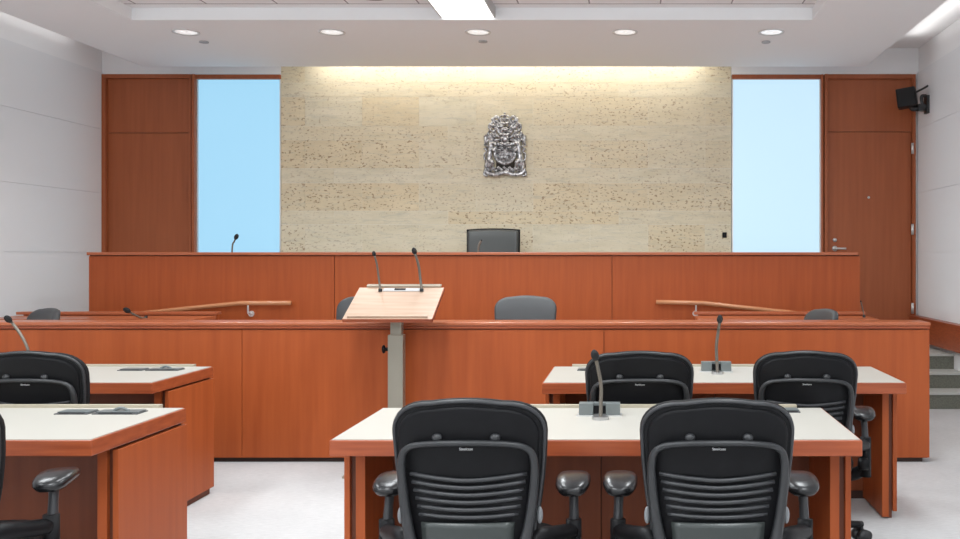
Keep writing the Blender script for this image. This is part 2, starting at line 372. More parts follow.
bm = bmesh.new(); cyl(bm, (0, 0, 0), (0, 0, -.012), .11, 28); o = obj('ceiling_speaker', bm, mat('grille_grey', (.35, .33, .31), .6), loc=(X(375, 7.5), 7.42, COF)); tag(o, 'round grey ceiling speaker grille left of the long light', 'ceiling speaker')

# ---------------------------------------------------------------- coat of arms
E = empty('coat_of_arms', (X(505.5), ZW, Z(176.5)), 'silver cast royal coat of arms mounted on the stone wall', 'coat of arms')
S = .71/64                                                           # metres per photo pixel on the wall
def ep(name, build, parent=E, m=SILV):
    bm = bmesh.new(); build(bm); return obj(name, bm, m, parent, True)
def q(x, y, d=.03): return (x*S, -d, (176.5-y)*S)                     # x from centre, y photo row
def shield(bm):
    out = []
    for t in range(25):
        a = math.pi*t/24; out.append((9.2*math.cos(a), -10.5*math.sin(a)**.8 if True else 0))
    pts = [(9.2*S, (176.5-145)*S)] + [(9.2*S*math.cos(a)*(1 if a else 1), (176.5-153-9.5*math.sin(a))*S) for a in [math.pi*t/16 for t in range(17)]] + [(-9.2*S, (176.5-145)*S)]
    prism(bm, pts, -.055, -.02)
ep('shield', shield)
def charges(bm):
    for x0, y0 in ((-4.5, 149), (4.5, 149)):
        for k in range(3): tube(bm, [q(x0-3, y0-3+k*2.4, .06), q(x0, y0-3.6+k*2.4, .068), q(x0+3, y0-3+k*2.4, .06)], .008, 6)
    tube(bm, [q(0, 145, .06), q(0, 160, .06)], .006, 6); tube(bm, [q(-9, 153, .06), q(9, 153, .06)], .006, 6)
    for k in (-1, 0, 1):
        for a in (-1, 0, 1): ball(bm, q(k*2.6+a*.7, 158-abs(a)*.8, .06), .010, (1, .6, 1.6), 8)
    tube(bm, [q(-4.5, 155, .06), q(-6, 156.5, .065), q(-4.2, 158, .06)], .007, 6)
    for k in (3, 4.5, 6): ball(bm, q(k, 156, .06), .009, (1, .6, 1), 8)
ep('shield_charge', charges)
def ribbon(bm):
    tube(bm, [q(10.5*math.cos(a), 152.5+11.5*math.sin(a), .05) for a in [math.pi*(-.15+1.3*t/14) for t in range(15)]], .017, 8, flat=.6)
    for a in [math.pi*(-.1+1.2*t/11) for t in range(12)]: ball(bm, q(10.5*math.cos(a), 152.5+11.5*math.sin(a), .062), .011, (1, .5, 1), 6)
ep('ribbon', ribbon)
def supporter(s, horn):
    def f(bm):
        tube(bm, [q(s*16, 168, .05), q(s*15.5, 160, .06), q(s*14.5, 152, .065), q(s*13.5, 146, .065), q(s*12.5, 142, .06)], [.022, .031, .024, .031, .022], 10)    # body rearing
        tube(bm, [q(s*13.5, 146, .06), q(s*14, 140, .06), q(s*12, 136.5, .06)], [.024, .019, .016], 8)                                                       # neck
        ball(bm, q(s*11.8, 136.2, .065), .026, (1.2, 1, .9)); tube(bm, [q(s*11.5, 136.5, .07), q(s*9, 137.8, .07)], [.018, .012], 8)                          # head, muzzle
        ball(bm, q(s*13, 133.8, .06), .009, (1, 1, 1.6), 8)
        if horn: tube(bm, [q(s*11, 135, .07), q(s*8.6, 129, .08)], [.008, .002], 6)
        else:
            for a in range(7): ball(bm, q(s*(13.8+.9*math.sin(a)), 135+a*1.4, .07), .017, seg=8)                                                          # mane
        tube(bm, [q(s*13, 145, .07), q(s*10.5, 143.5, .085), q(s*8.6, 146, .09)], [.018, .013, .011], 8)                                                     # forelegs
        tube(bm, [q(s*13.5, 149, .07), q(s*11, 151, .09), q(s*9.3, 149, .09)], [.018, .013, .011], 8)
        tube(bm, [q(s*15.5, 161, .07), q(s*12, 163.5, .085), q(s*13, 168.5, .07), q(s*10.5, 170, .07)], [.030, .022, .013, .012], 8)                          # hind legs
        tube(bm, [q(s*16.5, 162, .06), q(s*18.5, 166, .06), q(s*17, 171, .06)], [.026, .016, .012], 8)
        tube(bm, [q(s*16.5, 161, .05), q(s*20, 160, .05), q(s*20.5, 154, .05), q(s*18, 152, .05), q(s*20.5, 148.5, .05)], [.010, .009, .009, .010, .016], 8)   # tail
    return f
ep('lion_supporter', supporter(-1, False)); ep('unicorn_supporter', supporter(1, True))
def banner(s):
    def f(bm):
        tube(bm, [q(s*20.5, 168, .035), q(s*15.5, 129, .04)], .006, 6)
        n = 6; g = []
        for i in range(n+1):
            r_ = []
            for j in range(4): x = s*(15.5+i*.85); r_.append(bm.verts.new(q(x-s*0, 131+j*2.6+i*.9, .045+.014*math.sin(i*1.6+j*.6))))
            g.append(r_)
        for i in range(n):
            for j in range(3): bm.faces.new([g[i][j], g[i+1][j], g[i+1][j+1], g[i][j+1]])
    return f
for s in (-1, 1):
    o = ep('banner', banner(s)); md = o.modifiers.new('thick', 'SOLIDIFY'); md.thickness = .008
def helm(bm):
    ball(bm, q(0, 139.5, .055), .050, (1, .8, 1.05)); tube(bm, [q(-4.5, 143.5, .06), q(0, 144.8, .08), q(4.5, 143.5, .06)], .014, 8)
    for k in (-2, -.7, .7, 2): tube(bm, [q(k, 137.5, .085), q(k*1.1, 141.5, .09)], .005, 6)
    tube(bm, [q(-5.2, 134.6, .06), q(0, 135.6, .085), q(5.2, 134.6, .06)], .014, 8)                      # wreath
ep('helmet', helm)
def mantling(bm):
    for s in (-1, 1):
        for p in ([(4, 138), (8, 136), (10, 131), (7.5, 129)], [(5, 140), (10, 140.5), (13, 146), (11, 148)], [(4, 136), (9, 128), (13, 127), (13.5, 131), (11, 132)],
                  [(5, 135), (7, 127), (10.5, 122), (13, 123.5), (11.5, 126)], [(3, 143), (7, 144.5), (8.5, 141), (11, 139)], [(8, 134), (13, 134.5), (16.5, 138), (15, 141)],
                  [(14, 140), (18, 141.5), (20, 145), (17.5, 147)], [(5, 122), (7, 117.5), (10, 117), (10.5, 120.5), (8, 121.5)], [(3, 128), (6, 123.5), (9, 124), (8.5, 127.5), (6.5, 127.5)], [(10, 129), (14.5, 124.5), (16, 128), (14, 131)], [(9, 125), (12.5, 119.5), (9, 118)]):
            tube(bm, [q(s*x, y, .045+.012*(i % 2)) for i, (x, y) in enumerate(p)], [.012, .016, .014, .009], 8, flat=.7)
            ball(bm, q(s*p[-1][0], p[-1][1], .06), .016, seg=8)
ep('mantling', mantling)
def crest(bm):
    tube(bm, [q(-4, 133, .05), q(-1, 130, .06), q(3, 130.5, .06)], [.020, .030, .024], 8); ball(bm, q(-3.2, 127, .065), .028)       # lion statant
    for x in (-3.5, -.8, 2, 4): tube(bm, [q(x, 130.5, .06), q(x*1.05, 134.5, .06)], .010, 6)
    tube(bm, [q(4, 130, .05), q(7, 127.5, .05), q(5.5, 124, .05)], .007, 6); ball(bm, q(-3.4, 124.3, .065), .016, (1.3, 1, .8), 8)
ep('crest_lion', crest)
def crown(bm):
    tube(bm, [q(-3.8, 123.2, .05), q(0, 124.2, .075), q(3.8, 123.2, .05)], .013, 8)
    for x in (-3.7, -1.9, 0, 1.9, 3.7): tube(bm, [q(x, 123, .055), q(x*1.15, 120, .06)], .008, 6); ball(bm, q(x*1.18, 119.2, .06), .012, seg=8)
    for s in (-1, 1): tube(bm, [q(s*3.8, 121, .05), q(s*4.6, 118, .055), q(s*2.2, 116, .06), q(0, 117.4, .06)], .009, 8)
    ball(bm, q(0, 119, .045), .026, (1.2, .7, .9)); ball(bm, q(0, 115.8, .06), .016, seg=10); tube(bm, [q(0, 115, .06), q(0, 112.8, .06)], .006, 6); tube(bm, [q(-1.2, 113.8, .06), q(1.2, 113.8, .06)], .006, 6)
ep('crown', crown)
def scroll(bm):
    tube(bm, [q(-20, 169, .05), q(-17, 173.5, .055), q(-9, 175, .06), q(0, 172.8, .065), q(9, 175, .06), q(17, 173.5, .055), q(20, 169, .05)], [.016, .024, .024, .024, .024, .024, .016], 8, flat=.6)
    for s in (-1, 1): tube(bm, [q(s*20, 170, .04), q(s*20.8, 175, .04), q(s*17.5, 176.3, .045)], .013, 8)
ep('motto_scroll', scroll)
def flowers(bm):
    for i in range(18):
        x = -16+i*1.9; y = 169.5+1.5*math.sin(i*2.1)
        if abs(x) < 17:
            for k in range(4): ball(bm, q(x+.9*math.cos(k*1.57+i), y+.9*math.sin(k*1.57+i), .055), .010, (1, .7, 1), 6)
            tube(bm, [q(x, y, .045), q(x+.6, y+3.5, .045)], .005, 6)
ep('flower', flowers)
def back(bm):
    prism(bm, [(x*S, (176.5-y)*S) for x, y in ((-9, 172), (-9.5, 158), (-7, 146), (-4, 130), (0, 124), (4, 130), (7, 146), (9.5, 158), (9, 172))], -.015, -.001)
ep('backing', back, m=mat('dark_cast_metal', (.10, .095, .085), .6, .4))
bm = bmesh.new(); box(bm, -.025, .025, -.012, -.001, -.03, .03); o = obj('wall_sensor', bm, BLACKP, loc=(X(724.5), ZW, Z(235)), bev=.004); tag(o, 'small black sensor plate low on the stone near the right window', 'sensor')

# ---------------------------------------------------------------- camera/speaker in the corner
V = empty('wall_speaker', (XR-.02, 9.72, 3.05), 'black box loudspeaker on an angled bracket high in the right corner', 'loudspeaker')
bm = bmesh.new(); box(bm, -.10, .10, -.09, .09, -.10, .10, Matrix.Translation((-.228, 0, .065)) @ Matrix.Rotation(R(-22), 4, 'Z') @ Matrix.Rotation(R(-7), 4, 'Y')); sb = obj('cabinet', bm, BLACKP, V, bev=.008)
bm = bmesh.new(); box(bm, -.085, .085, -.096, -.09, -.095, .095, Matrix.Translation((-.228, 0, .065)) @ Matrix.Rotation(R(-22), 4, 'Z') @ Matrix.Rotation(R(-7), 4, 'Y')); obj('grille', bm, FOAM, sb)
bm = bmesh.new(); tube(bm, [(-.18, .02, .0), (-.16, .03, -.045), (-.08, .02, -.04), (-.01, 0, -.03)], .026, 10); box(bm, -.03, 0, -.05, .05, -.10, .09); box(bm, -.11, -.04, -.03, .03, -.075, .0); tube(bm, [(-.06, 0, -.02), (-.07, 0, .08), (-.02, 0, .09)], .018, 8); obj('bracket', bm, GREYP, V)
bm = bmesh.new(); tube(bm, [(-.13, .02, .13), (-.05, 0, .17), (0, 0, .20)], .011, 8); obj('arm', bm, GREYP, V)

# ---------------------------------------------------------------- judges' bench
B = empty('judges_bench', (-1.5, 8.55, 0), "long high cherry judge's bench in front of the stone wall", 'bench')
YB = 8.5
def bp_(n, m, *a, bev=0):
    o = bx(n, m, *a, parent=B, bev=bev); o.matrix_parent_inverse = Matrix.Translation(B.location).inverted(); return o
bx0, bx1 = X(88.6, YB), X(860, YB); zc = 1.455
xs = [bx0, X(334.5, YB), X(612, YB), bx1]
for a, b in zip(xs, xs[1:]): bp_('front_panel', WOOD, a+.003, b-.003, YB, YB+.03, .05, zc-.036)
bp_('core', DKSEAM, bx0+.004, bx1-.004, YB+.012, YB+.12, .0, zc-.026)
bp_('end_panel', WOOD, bx0, bx0+.03, YB+.03, YB+.40, 0, zc-.04); bp_('end_panel', WOOD, bx1-.03, bx1, YB+.03, YB+.40, 0, zc-.04)
bp_('cap_rail', CAP, X(88, YB), X(857.5, YB), YB-.025, YB+.22, zc-.028, zc, bev=.005)
bp_('worktop', CAP, bx0+.03, bx1-.03, YB+.12, YB+.43, 1.20, 1.24)
# handrails on the bench face
def rail(pts, brk, label):
    H = empty('handrail', pts[0], label, 'handrail', None); o0 = Vector(pts[0])
    bm = bmesh.new(); tube(bm, [Vector(p)-o0 for p in pts], .021, 12, False); obj('rail', bm, RAIL_LIT, H, True)
    for b in brk:
        b = Vector(b)-o0; bm = bmesh.new(); yb = YB-o0.y
        tube(bm, [b, b+Vector((0, 0, -.03)), b+Vector((0, .0, -.09)), Vector((b.x, yb, b.z-.10))], .008, 8, False); cyl(bm, (b.x, yb, b.z-.10), (b.x, yb-.012, b.z-.10), .028, 16); obj('bracket', bm, METAL, H)
def PP(px, py, z): return (X(px, z), z, Z(py, z))
rail([PP(291, 303, 8.42), PP(240, 303.2, 8.42), PP(120, 315.5, 8.42), PP(60, 322, 8.42)], [PP(248, 303.5, 8.42)], 'wooden handrail on the bench front, left side, sloping down leftwards')
rail([PP(656, 302, 8.42), PP(703, 303.2, 8.42), PP(817, 315.5, 8.42), PP(858, 320, 8.42)], [PP(696, 303.3, 8.42)], 'wooden handrail on the bench front, right side, sloping down rightwards')

# ---------------------------------------------------------------- clerk counters behind the barrier
def counter(x0, x1, label, inner):
    T = empty('clerk_counter', ((x0+x1)/2, 7.9, 0), label, 'counter'); l = T.location
    def p(n, m, *a, bev=0):
        o = bx(n, m, *a, parent=T, bev=bev); o.matrix_parent_inverse = Matrix.Translation(l).inverted(); return o
    p('worktop', CAP, x0, x1, 7.68, 8.12, .852, .885, bev=.004)
    p('screen', WOOD, x0+.05, x1, 8.15, 8.18, 0, .892)
    p('cap_rail', CAP, x0, x1, 8.12, 8.22, .892, .918, bev=.004)
    p('end_panel', WOOD, x0+.05, x0+.09, 7.72, 8.15, 0, .852); p('end_panel', WOOD, x1-.09, x1-.05, 7.72, 8.15, 0, .852)
counter(X(18, 8.15), X(218, 8.15), 'low wooden clerk counter behind the barrier, left side', 1); counter(X(694, 8.15), 2.10, 'low wooden clerk counter behind the barrier, right side', 0)

# ---------------------------------------------------------------- barrier
K = empty('courtroom_barrier', (-1.7, 6.22, 0), 'long waist-high cherry panelled barrier crossing the room', 'barrier'); YK = 6.22
def kp(n, m, *a, bev=0):
    o = bx(n, m, *a, parent=K, bev=bev); o.matrix_parent_inverse = Matrix.Translation(K.location).inverted(); return o
kx0, kx1 = -5.55, X(929.7, YK); xs = [kx0, X(242, YK)-1.35*0, X(604, YK), kx1]
xs = [kx0, X(242, YK), X(604, YK), kx1]
for a, b in zip(xs, xs[1:]): kp('front_panel', WOOD, a+.002, b-.002, YK, YK+.03, .035, .914)
kp('core', DKSEAM, kx0+.01, kx1-.012, YK+.012, YK+.17, .03, .925)
kp('back_panel', WOOD, kx0, kx1, YK+.17, YK+.20, .03, .914); kp('end_panel', WOOD, kx1-.03, kx1, YK+.03, YK+.17, .035, .914)
kp('plinth', DARKW, kx0+.02, kx1-.04, YK+.03, YK+.17, 0, .035)
kp('cap_rail', CAP, kx0, X(930, YK), YK-.02, YK+.22, .940, .966, bev=.007); kp('cap_moulding', EDGE, kx0, X(929.5, YK), YK-.012, YK+.21, .921, .940, bev=.003)

# ---------------------------------------------------------------- desks
def desk(x0, x1, y0, y1, label):
    T = empty('courtroom_desk', ((x0+x1)/2, (y0+y1)/2, 0), label, 'desk', 'counsel desks in two rows'); l = T.location
    def p(n, m, *a, bev=0):
        o = bx(n, m, *a, parent=T, bev=bev); o.matrix_parent_inverse = Matrix.Translation(l).inverted(); return o
    p('tabletop', EDGE, x0, x1, y0, y1, .70, .757, bev=.003)
    p('tabletop_surface', LAM, x0+.008, x1-.008, y0+.008, y1-.008, .757, .760)
    p('back_strip', BEIGE, x0+.112, x1-.112, y1-.010, y1+.020, .70, .772)
    for s, xo in ((1, x0), (-1, x1)):
        e = [xo, xo+s*.022]; p('side_panel', WOOD, min(e), max(e), y0+.17, y1+.01, .04, .688, bev=.002)
        e = [xo+s*.022, xo+s*.044]; p('side_reveal', REVEAL, min(e), max(e), y0+.19, y1, .0, .70)
        e = [xo+s*.044, xo+s*.080]; p('inner_panel', WOOD, min(e), max(e), y0+.17, y1-.02, .01, .70, bev=.002)
    xm = (x0+x1)/2
    p('modesty_panel', MODW_SHADED, x0+.08, xm-.002, y1-.12, y1-.095, .05, .70); p('modesty_panel', MODW_SHADED, xm+.002, x1-.08, y1-.12, y1-.095, .05, .70)
    p('seam_light_stop', DARKW, xm-.02, xm+.02, y1-.095, y1-.08, .05, .70)  # added dark strip that stops light showing through the panel gap
    p('plinth', DARKW, x0+.05, x1-.05, y1-.11, y1-.02, .0, .06)
    return T
Z1, Z1b, Z3, Z3b = 3.25, 3.94, 4.72, 5.41
desk(-1.088, .828, Z1, Z1b, 'cream-topped wooden desk in the nearest row, right of the aisle, with the silver microphone box')
desk(-.469, 1.432, Z3, Z3b, 'cream-topped wooden desk in the second row, right of the aisle, close to the barrier')
desk(-3.857, -1.941, Z1, Z1b, 'cream-topped wooden desk in the nearest row at the left edge of the picture')
desk(-4.404, -2.503, Z3, Z3b, 'cream-topped wooden desk in the second row on the left, behind the nearest left one')

# ---------------------------------------------------------------- microphones and desk ports
def gooseneck(base, pts, label, disc=True, r=.0045, head=(.013, 1.7), hd=None, group='gooseneck microphones'):
    T = empty('gooseneck_microphone', base, label, 'microphone', group); b = Vector(base)
    q_ = [Vector(p)-b for p in pts]
    bm = bmesh.new(); cyl(bm, (0, 0, 0), (0, 0, .012 if disc else .02), .034 if disc else .013, 24); obj('mic_base', bm, DISC if disc else GREYP, T, False)
    bm = bmesh.new(); tube(bm, [(0, 0, .005)]+q_, r, 8); obj('neck', bm, NECK, T, True)
    d = (q_[-1]-q_[-2]).normalized(); M = Matrix.Translation(q_[-1]+d*head[0]) @ d.to_track_quat('Z', 'Y').to_matrix().to_4x4() @ Matrix.Diagonal((1, 1, head[1], 1))
    bm = bmesh.new(); bmesh.ops.create_uvsphere(bm, u_segments=14, v_segments=10, radius=head[0], matrix=M); obj('foam_windscreen', bm, FOAM, T, True)
    return T
# front right desk: box + mic
def micbox(x, y, label, s=1.0):
    T = empty('cable_box', (x, y, .760), label, 'cable box', 'silver cable boxes on the desks')
    bm = bmesh.new(); box(bm, -.085, -.026, 0, .05, .004, .052*s); box(bm, .026, .085, 0, .05, .004, .052*s); box(bm, -.026, .026, .022, .05, .004, .052*s); obj('housing', bm, BOXM, T, bev=.002)
    bx('base_plate', METAL, -.095, .092, -.008, .055, 0, .004, T); bx('port', BLACKP, -.024, .024, .012, .022, .010, .040*s, T)
    return T
z = 3.73
micbox(X(599.5, z), z, 'silver-grey cable box on the nearest right desk, between the two chairs')
gooseneck((X(600.5, 3.66), 3.66, .760), [PP(601, 400, 3.67), PP(601, 385, 3.67), PP(597.5, 366, 3.66), PP(595.8, 359, 3.65)], 'gooseneck microphone with round base on the nearest right desk', head=(.0165, 1.5), r=.0075)
z = 5.15
micbox(X(716.5, z), z, 'silver-grey cable box on the second row right desk, between its chairs', 1.1)
gooseneck((X(717.5, 5.07), 5.07, .760), [PP(716.8, 360, 5.08), PP(716.5, 345, 5.08), PP(718.5, 330, 5.08), PP(719.5, 322, 5.06)], 'gooseneck microphone with round base on the second row right desk', head=(.017, 1.5), r=.009)
gooseneck((X(31, 5.1), 5.1, .760), [PP(28, 350, 5.1), PP(21, 335, 5.1), PP(13, 324, 5.1), PP(10, 321, 5.08)], 'gooseneck microphone over the chair at the far left, bent leftwards', head=(.017, 1.6), r=.008)
gooseneck((X(146, 7.8), 7.8, .885), [PP(142, 318, 7.75), PP(135, 315, 7.7), PP(129, 311.5, 7.65)], 'small gooseneck microphone just above the barrier at left, in front of the handrail', disc=False, head=(.022, 1.6), r=.009)
gooseneck((X(231.5, 8.75), 8.75, 1.24), [PP(232.3, 247, 8.75), PP(234.3, 241.5, 8.75), PP(235.6, 238.5, 8.74)], 'small gooseneck microphone on the bench in front of the left window', disc=False, head=(.020, 1.6), r=.008)
gooseneck((X(477, 8.75), 8.75, 1.24), [PP(478.5, 248, 8.75), PP(480.5, 242, 8.75), PP(481, 241, 8.75)], "small gooseneck microphone on the bench before the judge's chair", disc=False, head=(.007, 1.2), r=.011)
gooseneck((X(864, 7.9), 7.9, .885), [PP(863.5, 313, 7.9), PP(862, 306, 7.9), PP(861, 302, 7.9)], 'thin pale gooseneck microphone on the right clerk counter, near the door', disc=False, head=(.006, 1.3), r=.005)
def port(px0, px1, pyb, z, label, openlid=False):
    x0, x1 = X(px0, z), X(px1, z)
    T = empty('desk_port', ((x0+x1)/2, z+.05, .760), label, 'desk cable port', 'flat cable ports set into the desks'); w_ = (x1-x0)/2
    bx('port_frame', PORTM, -w_, w_, -.04, .045, 0, .004, T, bev=.001)
    bx('port_slot', BLACKP, -w_*.72, w_*.72, -.037, -.026, .004, .006, T)
    M = Matrix.Translation((0, .043, .0045))
    bm = bmesh.new(); box(bm, -w_*.93, w_*.93, -.065, 0, 0, .004, M)
    if openlid: tube(bm, [(-w_*.35, .01, .008), (0, .01, .020), (w_*.35, .01, .008)], .006, 8, flat=.8)
    obj('port_lid', bm, BOXM, T)
port(52, 86, 415, 3.755, 'flat grey cable port on the nearest left desk, next to the chair'); port(90, 136, 415, 3.755, 'wide flat cable port with raised lid near the corner of the nearest left desk', True)
port(116, 141, 370, 5.19, 'flat grey cable port on the second row left desk, next to the chair'); port(144, 177, 370, 5.19, 'wide flat cable port with raised lid near the corner of the second row left desk', True)
port(577, 600, 370, 5.19, 'flat grey cable port on the second row right desk, half behind the left chair')
port(786, 801, 411, 3.80, 'flat cable port on the nearest right desk, right of the front chair')
port(500, 527, 411, 3.78, 'flat cable port on the nearest right desk, hidden behind the left front chair') if False else None

# ---------------------------------------------------------------- lectern
T = empty('lectern', (-1.57, 6.03, 0), 'pale wooden lectern with sloping top on a grey metal column', 'lectern')
zf, hf, zb_, hb = 5.80, Z(319, 5.80), 6.17, Z(287.5, 6.17)
ang = math.atan2(hb-hf, zb_-zf); Ld = math.hypot(hb-hf, zb_-zf)
MT = Matrix.Translation((0, zf-6.03, hf)) @ Matrix.Rotation(ang, 4, 'X')
w_ = .288
bm = bmesh.new(); box(bm, -w_, w_, 0, Ld, -.022, 0, MT); top = obj('sloping_top', bm, PALEW, T, bev=.002)
bm = bmesh.new(); box(bm, -w_, w_, -.003, .0, -.024, -.001, MT); box(bm, w_, w_+.003, 0, Ld, -.024, -.001, MT); obj('edge_band', bm, EDGE, T)
bm = bmesh.new(); box(bm, -w_+.03, w_-.03, .012, .030, 0, .014, MT); obj('book_stop', bm, PALEW, T, bev=.002)
bm = bmesh.new(); box(bm, -w_+.05, w_-.02, Ld, Ld+.03, .0, .010, MT); obj('glass_strip', bm, mat('frosted_strip', (.30, .25, .19), .3), T)
bm = bmesh.new(); box(bm, -.115, .13, Ld-.055, Ld-.018, 0, .005, MT); cp = obj('control_plate', bm, mat('plate_silver', (.42, .42, .43), .4), T)
bm = bmesh.new(); box(bm, -.04, .035, Ld-.045, Ld-.025, .005, .008, MT); obj('display', bm, BLACKP, cp)
bm = bmesh.new(); box(bm, -.049, .052, -.035, .035, .0, Z(335, 6.0)); obj('column', bm, POST, T, bev=.004)
bm = bmesh.new(); box(bm, -.034, .040, -.026, .026, .80, 1.09); obj('inner_column', bm, POST, T, bev=.003)
bm = bmesh.new(); box(bm, -.28, .28, -.26, .13, 0, .015); obj('base_plate', bm, POST, T, bev=.003)
bm = bmesh.new(); cyl(bm, (-.053, -.01, .80), (-.085, -.01, .80), .012); ball(bm, (-.082, -.01, .80), .022, (.6, 1, 1.3)); obj('knob', bm, BLACKP, T, True)
def onlec(px):  # point on the slope near its back edge
    return (X(px, 6.10), 6.12, hf+(6.12-zf)*math.tan(ang))
a = onlec(379.5); gooseneck(a, [PP(379, 280, 6.13), PP(377, 265, 6.12), PP(374.5, 255.5, 6.10)], 'left gooseneck microphone on the lectern, shorter one', disc=False, head=(.013, 1.4), r=.007)
a = onlec(421); gooseneck(a, [PP(420.5, 280, 6.13), PP(418.5, 265, 6.12), PP(415, 253.5, 6.10)], 'right gooseneck microphone on the lectern, with the larger head', disc=False, head=(.017, 1.5), r=.009)

# ---------------------------------------------------------------- task chairs
def hw(z):                                                            # half width of the backrest at height z
    pts = [(.44, .180), (.50, .188), (.60, .205), (.70, .220), (.80, .231), (.90, .236), (.99, .236)]
    for (a, wa), (b, wb_) in zip(pts, pts[1:]):
        if z <= b: return wa+(wb_-wa)*max(0, (z-a))/(b-a)
    return .236
def yb_(z, u, o=0): # rear is -y
    prof = -.235-.055*((z-.60)/.385)**2*(1 if z > .6 else .3) + .045*abs(u)**2.2
    return prof+o
def outline(z0=.50, ins=0, n=10):
    """rounded-top outline of the back, clockwise from bottom right"""
    a, b, zt = .128-ins*.5, .100-ins*.5, .988-ins
    zc_ = zt-b; right = [(hw(z0+(zc_-z0)*i/n)-ins, z0+(zc_-z0)*i/n) for i in range(n+1)]
    w0 = right[-1][0]
    for i in range(1, 9): t = math.pi/2*i/8; right.append((w0-a+a*math.cos(t)**.9, zc_+b*math.sin(t)**.9))
    e = right[-1][0]
    for i in range(1, 5): x = e*(1-i/4); right.append((x, zt+.009*(1-(x/e)**2)))
    left = [(-x, z) for x, z in right[::-1][1:]]
    bot = [(-right[0][0]*(1-2*i/8), z0-.004*math.sin(math.pi*i/8)) for i in range(1, 8)]
    return right+left+bot
def pillow(bm, ol, prof, cz=.76):
    """closed surface from (scale-inset, offset) rings projected on the curved back"""
    rings = []
    for sc_, ins, off in prof:
        r_ = []
        for x, z in ol:
            d = math.hypot(x, z-cz); k = sc_*(d-ins)/d; xx, zz = x*k, cz+(z-cz)*k
            r_.append(bm.verts.new((xx, yb_(zz, min(1, abs(xx)/.236), off), zz)))
        rings.append(r_)
    n = len(ol)
    for a, b in zip(rings, rings[1:]):
        for k in range(n): bm.faces.new([a[k], a[(k+1) % n], b[(k+1) % n], b[k]])
    for rg_, fl in ((rings[0], 1), (rings[-1], 0)):
        x = sum((v.co for v in rg_), Vector())/n; c = bm.verts.new(x)
        for k in range(n): bm.faces.new([rg_[k], rg_[(k+1) % n], c])
def solid(o, th, bev=0, off=1):
    m_ = o.modifiers.new('solid', 'SOLIDIFY'); m_.thickness = th; m_.offset = off
    if bev: b = o.modifiers.new('bev', 'BEVEL'); b.width = bev; b.segments = 3; b.limit_method = 'ANGLE'; b.angle_limit = R(50)
